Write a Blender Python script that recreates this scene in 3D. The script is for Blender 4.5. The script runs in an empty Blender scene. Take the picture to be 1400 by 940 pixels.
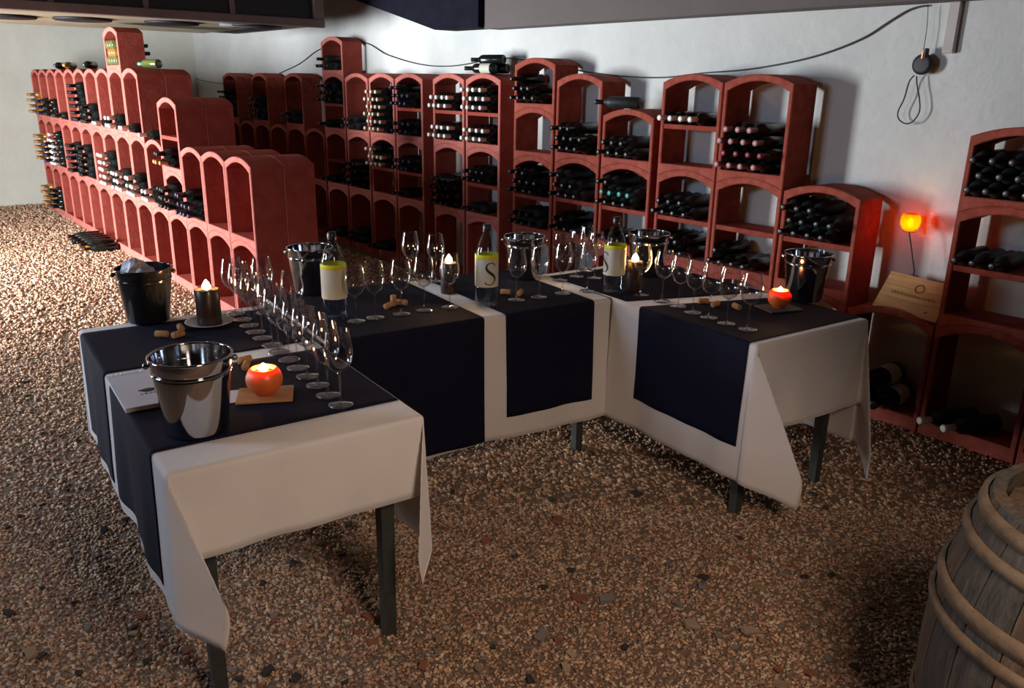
import bpy, math, random
import numpy as np
from mathutils import Matrix, Vector
random.seed(7); RNG = np.random.default_rng(11)
SC = bpy.context.scene; COL = SC.collection
R = math.radians; PI = math.pi

# ------------------------------------------------------------------ camera
F_PX, PIT, ROLL, YAW, EYE = 1117.8, R(17.6457), R(0.9734), R(50.9409), 1.612
FW = np.array([-math.sin(YAW)*math.cos(PIT), math.cos(YAW)*math.cos(PIT), -math.sin(PIT)])
_r = np.array([math.cos(YAW), math.sin(YAW), 0.0]); _u = np.cross(_r, FW)
RT = _r*math.cos(ROLL)+_u*math.sin(ROLL); UP = -_r*math.sin(ROLL)+_u*math.cos(ROLL)
cam = bpy.data.cameras.new('camera'); cam.sensor_width = 36; cam.lens = F_PX/1400*36
cam.clip_start = .02
co = bpy.data.objects.new('camera', cam); COL.objects.link(co)
M = Matrix.Identity(4)
for i in range(3):
    M[i][0] = RT[i]; M[i][1] = UP[i]; M[i][2] = -FW[i]
M[2][3] = EYE
co.matrix_world = M
SC.camera = co
def _ray(x, y): return FW*F_PX+RT*(x-700)-UP*(y-470)
def atz(x, y, z):           # pixel -> point on a horizontal surface
    d = _ray(x, y); t = (z-EYE)/d[2]; return np.array([0, 0, EYE])+d*t
def aty(x, y, Y):           # pixel -> point on a wall plane
    d = _ray(x, y); t = Y/d[1]; return np.array([0, 0, EYE])+d*t

# ------------------------------------------------------------------ light, exposure
SC.view_settings.view_transform = 'Standard'; SC.view_settings.look = 'None'
SC.view_settings.gamma = 1; SC.view_settings.use_curve_mapping = False
SC.view_settings.exposure = 0.0
SC.cycles.use_denoising = True
SC.cycles.max_bounces = 10; SC.cycles.diffuse_bounces = 4; SC.cycles.glossy_bounces = 5
SC.cycles.transmission_bounces = 8; SC.cycles.transparent_max_bounces = 40
SC.cycles.caustics_reflective = False; SC.cycles.caustics_refractive = False
SC.cycles.sample_clamp_indirect = 4.0
w = bpy.data.worlds.new('overcast'); SC.world = w; w.use_nodes = True
w.node_tree.nodes['Background'].inputs[0].default_value = (.62, .75, 1, 1)
w.node_tree.nodes['Background'].inputs[1].default_value = .35
def light(name, typ, loc, energy, color, rot=None, **kw):
    l = bpy.data.lights.new(name, typ); l.energy = energy; l.color = color
    for k, v in kw.items(): setattr(l, k, v)
    o = bpy.data.objects.new(name, l); COL.objects.link(o); o.location = loc
    if rot: o.rotation_euler = rot
    return o
DOOR = (-8.5, -6.7, 2.1); YF = -1.7
light('doorway_daylight', 'AREA', ((DOOR[0]+DOOR[1])/2, YF-.60, 1.08), 960, (.88, .94, 1.0), (R(90), 0, R(10)),
      shape='RECTANGLE', size=1.9, size_y=2.0)
ADDED_GAP = (-4.3, -3.2, 1.55, 2.2)  # unseen opening added, with its area light, to tint the near table cool
light('added_cool_fill', 'AREA', ((ADDED_GAP[0]+ADDED_GAP[1])/2, YF-.3, (ADDED_GAP[2]+ADDED_GAP[3])/2), 60, (.58, .74, 1.0), (R(75), 0, R(-12)), shape='RECTANGLE', size=1.05, size_y=.6)
lp, la = Vector((.42, .8, 2.0)), Vector((-1.2, 1.25, 0))
light('shaded_lamp', 'SPOT', lp, 118, (1, .76, .60), (la-lp).to_track_quat('-Z', 'Y').to_euler(), shadow_soft_size=.30, spot_size=R(78), spot_blend=.6)

# ------------------------------------------------------------------ helpers
def link(o, parent=None):
    COL.objects.link(o)
    if parent is not None: o.parent = parent
    return o
def me(name, V, Fc, mats, smooth=False, mi=None):
    m = bpy.data.meshes.new(name); m.from_pydata([tuple(map(float, v)) for v in V], [], Fc)
    for a in (mats if isinstance(mats, (list, tuple)) else [mats]): m.materials.append(a)
    if smooth: m.polygons.foreach_set('use_smooth', [True]*len(m.polygons))
    if mi: m.polygons.foreach_set('material_index', mi)
    m.update(); return m
def ob(name, mesh, parent=None, loc=(0, 0, 0), rot=None):
    o = bpy.data.objects.new(name, mesh); link(o, parent); o.location = loc
    if rot: o.rotation_euler = rot
    return o
def empty(name, loc=(0, 0, 0), rz=0):
    o = bpy.data.objects.new(name, None); link(o); o.location = loc; o.rotation_euler = (0, 0, rz)
    o.empty_display_size = .05
    return o
def tag(o, label, cat, group=None):
    o['label'] = label; o['category'] = cat
    if group: o['group'] = group
    return o
def struct(o): o['kind'] = 'structure'; return o
class G:                     # geometry collector
    def __init__(s): s.V = []; s.F = []
    def add(s, V, Fc):
        n = len(s.V); s.V += [tuple(v) for v in V]; s.F += [tuple(i+n for i in f) for f in Fc]; return s
    def box(s, x0, x1, y0, y1, z0, z1, b=0):
        if b <= 0:
            V = [(x, y, z) for x in (x0, x1) for y in (y0, y1) for z in (z0, z1)]
            return s.add(V, [(0, 1, 3, 2), (4, 6, 7, 5), (0, 4, 5, 1), (2, 3, 7, 6), (0, 2, 6, 4), (1, 5, 7, 3)])
        V = []; 
        for z, q in ((z0, b), (z0+b, 0), (z1-b, 0), (z1, b)):
            for (x, y) in ((x0+q+b*(q == 0), y0+q), (x1-q-b*(q == 0), y0+q), (x1-q, y0+q+b*(q == 0)), (x1-q, y1-q-b*(q == 0)),
                           (x1-q-b*(q == 0), y1-q), (x0+q+b*(q == 0), y1-q), (x0+q, y1-q-b*(q == 0)), (x0+q, y0+q+b*(q == 0))):
                V.append((x, y, z))
        Fc = [tuple(reversed(range(8))), tuple(range(24, 32))]
        for k in range(3):
            for i in range(8): j = (i+1) % 8; Fc.append((k*8+i, k*8+j, k*8+8+j, k*8+8+i))
        return s.add(V, Fc)
    def lathe(s, prof, n=20, closed=False, c=(0, 0, 0)):
        V = []; m = len(prof)
        for r, z in prof:
            for i in range(n):
                a = 2*PI*i/n; V.append((c[0]+r*math.cos(a), c[1]+r*math.sin(a), c[2]+z))
        Fc = []
        for k in range(m if closed else m-1):
            k2 = (k+1) % m
            for i in range(n):
                j = (i+1) % n; Fc.append((k*n+i, k*n+j, k2*n+j, k2*n+i))
        if not closed:
            if prof[0][0] > 1e-5: Fc.append(tuple(reversed(range(n))))
            if prof[-1][0] > 1e-5: Fc.append(tuple(range((m-1)*n, m*n)))
        return s.add(V, Fc)
    def tube(s, pts, r, n=8, closed=False):
        pts = [Vector(p) for p in pts]; V = []; N = len(pts); up = Vector((.31, .2, .93)).normalized()
        for i, p in enumerate(pts):
            a = pts[i-1] if (i > 0 or closed) else p; b = pts[(i+1) % N] if (i < N-1 or closed) else p
            t = (b-a).normalized(); x = t.cross(up).normalized(); y = t.cross(x)
            rr = r[i] if isinstance(r, (list, tuple)) else r
            for k in range(n): q = 2*PI*k/n; V.append(p+x*rr*math.cos(q)+y*rr*math.sin(q))
        Fc = []
        for i in range(N if closed else N-1):
            for k in range(n): j = (k+1) % n; i2 = (i+1) % N; Fc.append((i*n+k, i*n+j, i2*n+j, i2*n+k))
        if not closed: Fc += [tuple(reversed(range(n))), tuple(range((N-1)*n, N*n))]
        return s.add(V, Fc)
    def mesh(s, name, mats, smooth=False): return me(name, s.V, s.F, mats, smooth)
    def build(s, name, mats, parent=None, smooth=False, loc=(0, 0, 0), rot=None):
        return ob(name, s.mesh(name, mats, smooth), parent, loc, rot)
def copy_tree(o, parent=None):
    c = o.copy(); link(c, parent)
    for ch in list(o.children): copy_tree(ch, c)
    return c
def sharp(o, ang=40):
    m = o.data if hasattr(o, 'data') else o
    try: m.set_sharp_from_angle(angle=R(ang))
    except Exception: pass
    return o

# ------------------------------------------------------------------ materials
def mat(name, col, rough=.6, metal=0, var=0, scale=20, bump=0, bscale=60, coat=0, spec=.5, sub=0, subr=(1, .4, .2), emit=None, es=0, col2=None, sheen=0, stretch=None):
    m = bpy.data.materials.new(name); m.use_nodes = True; nt = m.node_tree; b = nt.nodes['Principled BSDF']
    b.inputs['Base Color'].default_value = (*col, 1); b.inputs['Roughness'].default_value = rough
    b.inputs['Metallic'].default_value = metal; b.inputs['Specular IOR Level'].default_value = spec
    b.inputs['Coat Weight'].default_value = coat
    if sheen: b.inputs['Sheen Weight'].default_value = sheen
    if sub:
        b.inputs['Subsurface Weight'].default_value = sub; b.inputs['Subsurface Radius'].default_value = subr; b.inputs['Subsurface Scale'].default_value = .03
    if emit: b.inputs['Emission Color'].default_value = (*emit, 1); b.inputs['Emission Strength'].default_value = es
    tc = nt.nodes.new('ShaderNodeTexCoord'); src = tc.outputs['Object']
    if stretch:
        mp = nt.nodes.new('ShaderNodeMapping'); mp.inputs['Scale'].default_value = stretch; nt.links.new(src, mp.inputs[0]); src = mp.outputs[0]
    if var or col2:
        n = nt.nodes.new('ShaderNodeTexNoise'); n.inputs['Scale'].default_value = scale; n.inputs['Detail'].default_value = 6; n.inputs['Roughness'].default_value = .65
        nt.links.new(src, n.inputs['Vector'])
        cr = nt.nodes.new('ShaderNodeValToRGB'); c2 = col2 or tuple(min(1, c*(1+var)) for c in col); c1 = col if col2 else tuple(c*(1-var) for c in col)
        cr.color_ramp.elements[0].position = .32; cr.color_ramp.elements[1].position = .68
        cr.color_ramp.elements[0].color = (*c1, 1); cr.color_ramp.elements[1].color = (*c2, 1)
        nt.links.new(n.outputs[0], cr.inputs[0]); nt.links.new(cr.outputs[0], b.inputs['Base Color'])
    if bump:
        n2 = nt.nodes.new('ShaderNodeTexNoise'); n2.inputs['Scale'].default_value = bscale; n2.inputs['Detail'].default_value = 5
        nt.links.new(src, n2.inputs['Vector'])
        bp = nt.nodes.new('ShaderNodeBump'); bp.inputs['Strength'].default_value = bump; bp.inputs['Distance'].default_value = .01
        nt.links.new(n2.outputs[0], bp.inputs['Height']); nt.links.new(bp.outputs[0], b.inputs['Normal'])
    return m
def thin_glass(name, tint=(1, 1, 1), f0=.045, pw=3.2, rough=0.0, mx_=.75):
    m = bpy.data.materials.new(name); m.use_nodes = True; nt = m.node_tree; nt.nodes.clear()
    N = lambda t: nt.nodes.new(t)
    o = N('ShaderNodeOutputMaterial'); mx = N('ShaderNodeMixShader'); lw = N('ShaderNodeLayerWeight'); lw.inputs[0].default_value = .5
    p = N('ShaderNodeMath'); p.operation = 'POWER'; p.inputs[1].default_value = pw; ma = N('ShaderNodeMath'); ma.operation = 'MULTIPLY_ADD'; ma.inputs[1].default_value = mx_; ma.inputs[2].default_value = f0
    t = N('ShaderNodeBsdfTransparent'); t.inputs[0].default_value = (*tint, 1)
    g = N('ShaderNodeBsdfGlossy'); g.inputs['Roughness'].default_value = rough
    nt.links.new(lw.outputs['Facing'], p.inputs[0]); nt.links.new(p.outputs[0], ma.inputs[0]); nt.links.new(ma.outputs[0], mx.inputs[0])
    nt.links.new(t.outputs[0], mx.inputs[1]); nt.links.new(g.outputs[0], mx.inputs[2]); nt.links.new(mx.outputs[0], o.inputs[0])
    return m
MT = {}
MT['plaster'] = mat('white_plaster', (.63, .63, .595), .9, var=.07, scale=2.2, bump=.55, bscale=22, spec=.2)
MT['plaster_left'] = mat('cream_plaster', (.62, .60, .52), .9, var=.08, scale=1.5, bump=.3, bscale=18, spec=.2)
MT['stone'] = mat('rough_cellar_stone', (.13, .10, .08), .9, var=.3, scale=4, bump=.6, bscale=12, spec=.2)
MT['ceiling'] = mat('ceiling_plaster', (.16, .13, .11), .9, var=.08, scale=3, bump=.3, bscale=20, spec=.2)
MT['beam_paint'] = mat('grey_painted_beam', (.11, .088, .082), .75, var=.06, scale=5, bump=.12, bscale=30)
MT['beam_dark'] = mat('dark_beam', (.010, .010, .017), .95, var=.2, scale=9, bump=.2, spec=.08)
MT['gravel_base'] = mat('gravel_bed', (.13, .085, .06), .95, col2=(.33, .25, .19), scale=70, bump=1.0, bscale=90, spec=.2)
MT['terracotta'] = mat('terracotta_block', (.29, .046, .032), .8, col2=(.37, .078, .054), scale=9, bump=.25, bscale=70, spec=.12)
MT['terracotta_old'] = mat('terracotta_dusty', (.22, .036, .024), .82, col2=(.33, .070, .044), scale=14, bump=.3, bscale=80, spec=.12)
MT['terracotta_face'] = mat('terracotta_lit_face', (.43, .115, .090), .85, col2=(.53, .170, .135), scale=11, bump=.25, bscale=70, spec=.12)  # block fronts paler: the bright light on them is put into the colour
MT['terracotta_old_face'] = mat('terracotta_dusty_face', (.26, .050, .034), .85, col2=(.40, .100, .066), scale=14, bump=.3, bscale=80, spec=.12)  # same for the older blocks, light on the fronts mixed into the colour
MT['linen'] = mat('white_linen', (.74, .70, .67), .85, var=.03, scale=5, bump=.35, bscale=9, spec=.6, sheen=.6)
MT['navy'] = mat('navy_cotton', (.0045, .0055, .020), .85, var=.15, scale=8, bump=.15, bscale=300, spec=.22)
MT['leg_wood'] = mat('dark_green_table_wood', (.035, .040, .036), .7, var=.25, scale=25, bump=.1)
MT['glass'] = thin_glass('wine_glass', (.92, .925, .945), .11, 2.1, 0.0, .85)
MT['glass_foot'] = thin_glass('wine_glass_foot', (.86, .87, .89), .22, 1.5, .06)
MT['pet'] = thin_glass('clear_bottle', (.88, .93, .97), .05, rough=.04)
MT['water'] = thin_glass('bottle_water', (.84, .90, .95), .02)
MT['chrome'] = mat('polished_steel', (.56, .56, .58), .08, metal=1, bump=.03, bscale=8)
MT['chrome_dull'] = mat('brushed_steel', (.50, .50, .53), .2, metal=1)
MT['dark_reflection_steel'] = mat('steel_dark_reflection', (.012, .012, .015), .16, metal=.0, coat=.6)  # steel bucket whose reflection of dark surroundings is put into the colour
MT['wax_orange'] = mat('orange_wax', (.78, .16, .03), .45, sub=.55, subr=(1, .3, .08), coat=.2)
MT['wax_dark'] = mat('dark_brown_wax', (.035, .018, .014), .35, coat=.3)
MT['wax_pool'] = mat('melted_wax', (.95, .62, .22), .2, sub=.4, subr=(1, .5, .2))
MT['wick'] = mat('burnt_wick', (.01, .01, .01), .9)
def flame_mat(name, col, st):
    m = bpy.data.materials.new(name); m.use_nodes = True; nt = m.node_tree; nt.nodes.clear()
    o = nt.nodes.new('ShaderNodeOutputMaterial'); e = nt.nodes.new('ShaderNodeEmission'); e.inputs[0].default_value = (*col, 1); e.inputs[1].default_value = st
    t = nt.nodes.new('ShaderNodeBsdfTransparent'); a = nt.nodes.new('ShaderNodeAddShader'); nt.links.new(e.outputs[0], a.inputs[0]); nt.links.new(t.outputs[0], a.inputs[1]); nt.links.new(a.outputs[0], o.inputs[0]); return m
MT['flame'] = flame_mat('candle_flame', (1, .62, .22), 34)
MT['amber'] = None
m = bpy.data.materials.new('amber_glass'); m.use_nodes = True; nt = m.node_tree; nt.nodes.clear()
o_ = nt.nodes.new('ShaderNodeOutputMaterial'); a_ = nt.nodes.new('ShaderNodeAddShader'); t1 = nt.nodes.new('ShaderNodeBsdfTranslucent'); t1.inputs[0].default_value = (1, .36, .03, 1)
t2 = nt.nodes.new('ShaderNodeBsdfTransparent'); t2.inputs[0].default_value = (.42, .10, .01, 1)
nt.links.new(t1.outputs[0], a_.inputs[0]); nt.links.new(t2.outputs[0], a_.inputs[1]); nt.links.new(a_.outputs[0], o_.inputs[0]); MT['amber'] = m
MT['plate'] = mat('glazed_saucer', (.50, .50, .46), .25, coat=.3)
MT['board'] = mat('wooden_coaster', (.42, .20, .08), .6, var=.2, scale=14, stretch=(1, 8, 1))
MT['slate'] = mat('grey_slate', (.11, .10, .10), .7, var=.2)
MT['cork'] = mat('cork', (.45, .24, .10), .9, var=.35, scale=160, bump=.3, bscale=200)
MT['paper'] = mat('white_paper', (.80, .79, .84), .8, var=.02)
MT['ink'] = mat('dark_ink', (.02, .02, .025), .7)
MT['crate'] = mat('pine_crate_wood', (.50, .27, .09), .65, col2=(.68, .44, .19), scale=5, stretch=(1.5, 14, 14), bump=.1)
MT['burn'] = mat('branded_mark', (.16, .06, .02), .8)
MT['iron'] = mat('black_iron', (.015, .014, .014), .55)
MT['cable'] = mat('black_cable', (.02, .022, .024), .5)
MT['copper'] = mat('copper_hook', (.50, .18, .08), .35, metal=1)
MT['label'] = mat('cream_bottle_label', (.66, .64, .52), .7, var=.02)
MT['yellow'] = mat('yellow_band', (.80, .74, .02), .55)
MT['cap_black'] = mat('black_cap', (.012, .012, .014), .4)
MT['stave'] = mat('weathered_oak', (.045, .043, .042), .85, col2=(.13, .11, .085), scale=10, stretch=(6, 6, .7), bump=.4, bscale=40)
MT['stave2'] = mat('weathered_oak_brown', (.075, .05, .035), .85, col2=(.20, .13, .08), scale=12, stretch=(6, 6, .7), bump=.4, bscale=40)
MT['hoop'] = mat('chestnut_hoop', (.13, .085, .05), .8, col2=(.24, .165, .10), scale=18, bump=.3)
MT['unit_dark'] = mat('dark_panel', (.010, .009, .011), .5)
MT['unit_rail'] = mat('brown_rail', (.16, .10, .085), .6, var=.15, scale=4)
MT['unit_under'] = mat('dusty_underside', (.30, .24, .15), .85, var=.2, scale=3)
MT['fan'] = mat('black_fan', (.010, .010, .014), .6, spec=.3)
MT['pipe'] = mat('grey_pipe', (.10, .10, .105), .6)
MT['trim'] = mat('pale_board', (.52, .48, .44), .8, var=.05)
MT['bottle_dark'] = mat('dark_green_glass', (.006, .009, .008), .22, coat=.2, spec=.35)
MT['bottle_dusty'] = mat('dusty_dark_glass', (.020, .024, .024), .5, var=.5, scale=30, spec=.35)
MT['bottle_gold'] = mat('golden_wine_glass', (.30, .13, .02), .15, coat=.4)
MT['bottle_green'] = mat('olive_glass', (.10, .12, .03), .2, coat=.4)
for n, c, r_ in [('white', (.86, .85, .80), .45), ('cream', (.72, .58, .40), .45), ('red', (.16, .012, .022), .4), ('rose', (.42, .20, .22), .4), ('blue', (.02, .02, .06), .35), ('black', (.010, .010, .012), .4), ('gold', (.48, .24, .07), .4), ('teal', (.05, .28, .24), .35)]:
    MT['cap_'+n] = mat(n+'_capsule', c, r_, coat=.2)

# ------------------------------------------------------------------ the room
YW = 4.16; XL = -12.35; XR = 3.2; ZC = 2.62
g = G(); g.box(XL-.2, XR+.2, YF-1.6, YW+.2, -.2, 0)
floor = struct(g.build('floor', MT['gravel_base']))
struct(G().box(XL-.2, XR+.2, YW, YW+.2, 0, ZC).build('wall_back', MT['plaster']))
struct(G().box(XL-.2, XL, YF-.2, YW+.2, 0, ZC).build('wall_left', MT['plaster_left']))
struct(G().box(XR, XR+.2, YF-.2, YW+.2, 0, ZC).build('wall_right', MT['stone']))
wf = G(); wf.box(XL-.2, DOOR[0], YF-.55, YF, 0, ZC); wf.box(DOOR[1], ADDED_GAP[0], YF-.55, YF, 0, ZC); wf.box(ADDED_GAP[1], XR+.2, YF-.55, YF, 0, ZC); wf.box(ADDED_GAP[0], ADDED_GAP[1], YF-.55, YF, 0, ADDED_GAP[2]); wf.box(ADDED_GAP[0], ADDED_GAP[1], YF-.55, YF, ADDED_GAP[3], ZC); wf.box(DOOR[0], DOOR[1], YF-.55, YF, DOOR[2], ZC)
struct(wf.build('wall_front', MT['stone']))
struct(G().box(XL-.2, XR+.2, YF-.3, YW+.2, ZC, ZC+.15).build('ceiling', MT['ceiling']))
# grey painted soffit beam along the back wall and the dark haunched beam that ends against it
struct(G().box(-5.33, XR, 4.0, YW, 2.006, ZC).build('trim_1', MT['beam_paint']))
g = G()
P = [(-7.30, 2.335), (-5.93, 2.018), (-5.34, 2.016), (-5.34, ZC), (-7.30, ZC)]
g.add([(x, 3.95, z) for x, z in P]+[(x, YW, z) for x, z in P], [(0, 1, 2, 3, 4), (9, 8, 7, 6, 5)]+[(i, 5+i, 5+(i+1) % 5, (i+1) % 5) for i in range(5)])
struct(g.build('trim_2', MT['beam_dark']))
p0 = aty(1281, 0, YW-.02); p1 = aty(1288, 73, YW-.02); p2 = aty(1304, 70, YW-.02)
struct(G().box(p1[0], p2[0], YW-.03, YW, p1[2], 2.006, .004).build('trim_3', MT['trim']))

# gravel: loose stones as real geometry, one piece of uncountable stuff lying on the floor
CUBE = np.array([(x, y, z) for x in (-1, 1) for y in (-1, 1) for z in (-1, 1)], float)
CF = np.array([(0, 1, 3, 2), (4, 6, 7, 5), (0, 4, 5, 1), (2, 3, 7, 6), (0, 2, 6, 4), (1, 5, 7, 3)])
def gravel():
    pts = []; n_tot = 0
    def zone(n, x0, x1, y0, y1, smin, smax, keep):
        p = np.stack([RNG.uniform(x0, x1, n), RNG.uniform(y0, y1, n)], 1); s = RNG.uniform(smin, smax, n)
        k = keep(p); return p[k], s[k]
    def inview(p, lo, hi):
        d = np.concatenate([p, np.full((len(p), 1), -EYE)], 1); z = d@FW; x = 700+F_PX*(d@RT)/z; y = 470-F_PX*(d@UP)/z
        return (z > lo) & (z <= hi) & (x > -760) & (x < 1900) & (y < 1500) & (y > 0) & (p[:, 1] < YW-.03)
    A = [zone(235000, -3.6, 0.8, -1.65, 4.1, .0045, .0095, lambda p: inview(p, 0, 3.3)),
         zone(125000, -6.8, -.2, -1.65, 4.2, .0065, .013, lambda p: inview(p, 3.3, 5.2)),
         zone(85000, -12.3, -3, -1.65, 3.8, .010, .02, lambda p: inview(p, 5.2, 13))]
    p = np.concatenate([a[0] for a in A]); s = np.concatenate([a[1] for a in A]); n = len(p)
    a = RNG.uniform(0, 2*PI, n); tl = RNG.normal(0, .35, (n, 2))
    base = CUBE[None]*RNG.uniform(.55, 1.0, (n, 8, 3))*np.stack([RNG.uniform(.8, 1.4, n), RNG.uniform(.6, 1.0, n), RNG.uniform(.4, .75, n)], 1)[:, None]
    v = base*s[:, None, None]*.72
    v[:, :, 2] += v[:, :, 0]*tl[:, :1]+v[:, :, 1]*tl[:, 1:]
    x = v[:, :, 0]*np.cos(a)[:, None]-v[:, :, 1]*np.sin(a)[:, None]; y = v[:, :, 0]*np.sin(a)[:, None]+v[:, :, 1]*np.cos(a)[:, None]
    V = np.stack([x+p[:, :1], y+p[:, 1:], v[:, :, 2]+(s*RNG.uniform(.0, .5, n))[:, None]], 2).reshape(-1, 3)
    Fi = (CF[None]+8*np.arange(n)[:, None, None]).reshape(-1)
    m = bpy.data.meshes.new('loose_gravel'); m.vertices.add(len(V)); m.vertices.foreach_set('co', V.astype(np.float32).reshape(-1))
    nf = n*6; m.loops.add(nf*4); m.loops.foreach_set('vertex_index', Fi.astype(np.int32)); m.polygons.add(nf)
    m.polygons.foreach_set('loop_start', np.arange(nf, dtype=np.int32)*4); m.polygons.foreach_set('loop_total', np.full(nf, 4, dtype=np.int32))
    pal = np.array([(.42, .30, .22), (.54, .42, .31), (.33, .20, .14), (.43, .25, .18), (.60, .50, .39), (.28, .19, .14), (.50, .35, .25), (.42, .34, .27)])*np.array([1.04, .95, .84])
    c = pal[RNG.integers(0, len(pal), n)]*RNG.uniform(.95, 1.5, (n, 1))
    at = m.color_attributes.new('stone', 'FLOAT_COLOR', 'POINT')
    at.data.foreach_set('color', np.repeat(np.concatenate([c, np.ones((n, 1))], 1), 8, 0).astype(np.float32).reshape(-1))
    m.update(); m.validate()
    mm = bpy.data.materials.new('gravel_stones'); mm.use_nodes = True; nt = mm.node_tree; b = nt.nodes['Principled BSDF']
    vc = nt.nodes.new('ShaderNodeVertexColor'); vc.layer_name = 'stone'; nt.links.new(vc.outputs[0], b.inputs['Base Color']); b.inputs['Roughness'].default_value = .88; b.inputs['Specular IOR Level'].default_value = .25
    m.materials.append(mm); o = ob('loose_gravel', m, floor)
    o['kind'] = 'stuff'; o['label'] = 'loose angular pinkish brown gravel'
gravel()
# larger chips that stand out one by one
smats = [mat('stone_%s' % n, c, .88, var=.25, scale=60, bump=.3, spec=.2) for n, c in (('tan', (.36, .24, .15)), ('rust', (.30, .12, .07)), ('grey', (.25, .22, .19)), ('dark', (.06, .05, .045)), ('pale', (.42, .32, .24)))]
smesh = []
for k in range(15):
    V = CUBE*RNG.uniform(.55, 1, (8, 3))*np.array([1.25, .8, .35]); V = np.concatenate([V, [[0, 0, .42], [.9, 0, .2], [-.9, .1, .15]]])
    g = G().add(V[:8], [tuple(f) for f in CF]); smesh.append(g.mesh('stone', smats[k % 5]))
for k in range(300):
    if k < 210: p = atz(random.uniform(250, 1390), random.uniform(620, 980), 0)
    else: p = atz(random.uniform(-60, 240), random.uniform(400, 930), 0)
    s = random.uniform(.009, .016)*(1 if random.random() < .9 else 1.7)
    o = ob('stone', random.choice(smesh), floor, (p[0], p[1], s*.30+.004), (random.uniform(-.25, .25), random.uniform(-.25, .25), random.uniform(0, 6.28))); o.scale = (s, s, s)

# ------------------------------------------------------------------ terracotta rack blocks
PITCH, HL, HS, DEP = .446, .545, .335, .214
WID = PITCH-.006; RISE = .048; TW = .026; FLOOR_Z = .076
def block_mesh(H, mt, low=RISE):
    n = 10; hw = WID/2
    def arc(w_, rise, z): return [(-w_+2*w_*i/n, z+rise*(1-((-1+2*i/n)**2))) for i in range(n+1)]
    outer = list(arc(hw, low, 0))+[(hw, H*.5)]+list(reversed(arc(hw, RISE, H)))+[(-hw, H*.5)]
    iw = hw-TW; top = H-.040
    fl = [(-iw+2*iw*i/n, FLOOR_Z) for i in range(n+1)]
    inner = fl+[(iw, H*.5)]+list(reversed(arc(iw, .053, top)))+[(-iw, H*.5)]
    def off(loop, d):
        N = len(loop); out = []
        for i in range(N):
            a = loop[i-1]; b = loop[(i+1) % N]; t = (b[0]-a[0], b[1]-a[1]); L = math.hypot(*t) or 1
            out.append((loop[i][0]-t[1]/L*d, loop[i][1]+t[0]/L*d))
        return out
    b = .005; N = len(outer)
    rings = [[(x, 0, z) for x, z in off(outer, b)], [(x, b, z) for x, z in outer], [(x, DEP, z) for x, z in outer],
             [(x, DEP, z) for x, z in inner], [(x, b, z) for x, z in inner], [(x, 0, z) for x, z in off(inner, -b)]]
    V = sum(rings, []); Fc = []
    for k in range(6):
        k2 = (k+1) % 6
        for i in range(N): j = (i+1) % N; Fc.append((k*N+i, k2*N+i, k2*N+j, k*N+j))
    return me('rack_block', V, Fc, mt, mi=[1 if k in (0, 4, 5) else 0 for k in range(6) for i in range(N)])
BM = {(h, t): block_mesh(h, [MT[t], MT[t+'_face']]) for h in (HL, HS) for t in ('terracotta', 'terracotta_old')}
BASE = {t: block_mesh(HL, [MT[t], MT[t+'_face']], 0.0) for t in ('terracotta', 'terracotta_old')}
SHELF0, SHELF1 = .280, .308
SHM = {t: G().box(-(WID/2-TW)-.002, WID/2-TW+.002, .006, DEP-.004, SHELF0, SHELF1, .003).mesh('shelf', MT[t]) for t in ('terracotta', 'terracotta_old')}
ORD = ['first', 'second', 'third', 'fourth', 'fifth', 'sixth', 'seventh', 'eighth', 'ninth', 'tenth', 'eleventh', 'twelfth', 'thirteenth', 'fourteenth', 'fifteenth']
BPM = {h: G().box(-(WID/2-TW)-.002, WID/2-TW+.002, DEP-.022, DEP-.004, FLOOR_Z-.002, h-.03).mesh('added_light_stop', MT['terracotta']) for h in (HL, HS)}  # unseen panels added to keep light from passing through the rear blocks
BOT = []          # (x, y, z, roll-yaw, body material, capsule, label, group, rot)
BR = .037
def fill(xc, yf, zb, H, rows, z0, cap, body, where, rev=False):
    """rows: bottle counts from the bottom up; bottles lie neck outwards"""
    iw = WID/2-TW
    for k, n in enumerate(rows):
        off = .039 if k % 2 else 0
        for i in range(n):
            c = cap if isinstance(cap, str) else cap[k % len(cap)]
            x = xc-iw+BR+.002+off+i*.0785
            if x > xc+iw-BR: continue
            y = yf+DEP-.002+random.uniform(-.010, .004)
            BOT.append((x, y, zb+z0+BR+k*.064, None, body, c, '%s bottle, %s layer, %s' % (where[0], ORD[k] if k else 'lowest', where[1]), 'bottles in '+where[1]))
def block(xr, yf, zb, H, shelf, label, group, t='terracotta'):
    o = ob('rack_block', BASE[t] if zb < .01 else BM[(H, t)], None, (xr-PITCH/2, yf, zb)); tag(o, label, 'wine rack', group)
    if shelf: ob('shelf', SHM[t], o)
    return o
YB, YL = 3.898, 1.977
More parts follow.
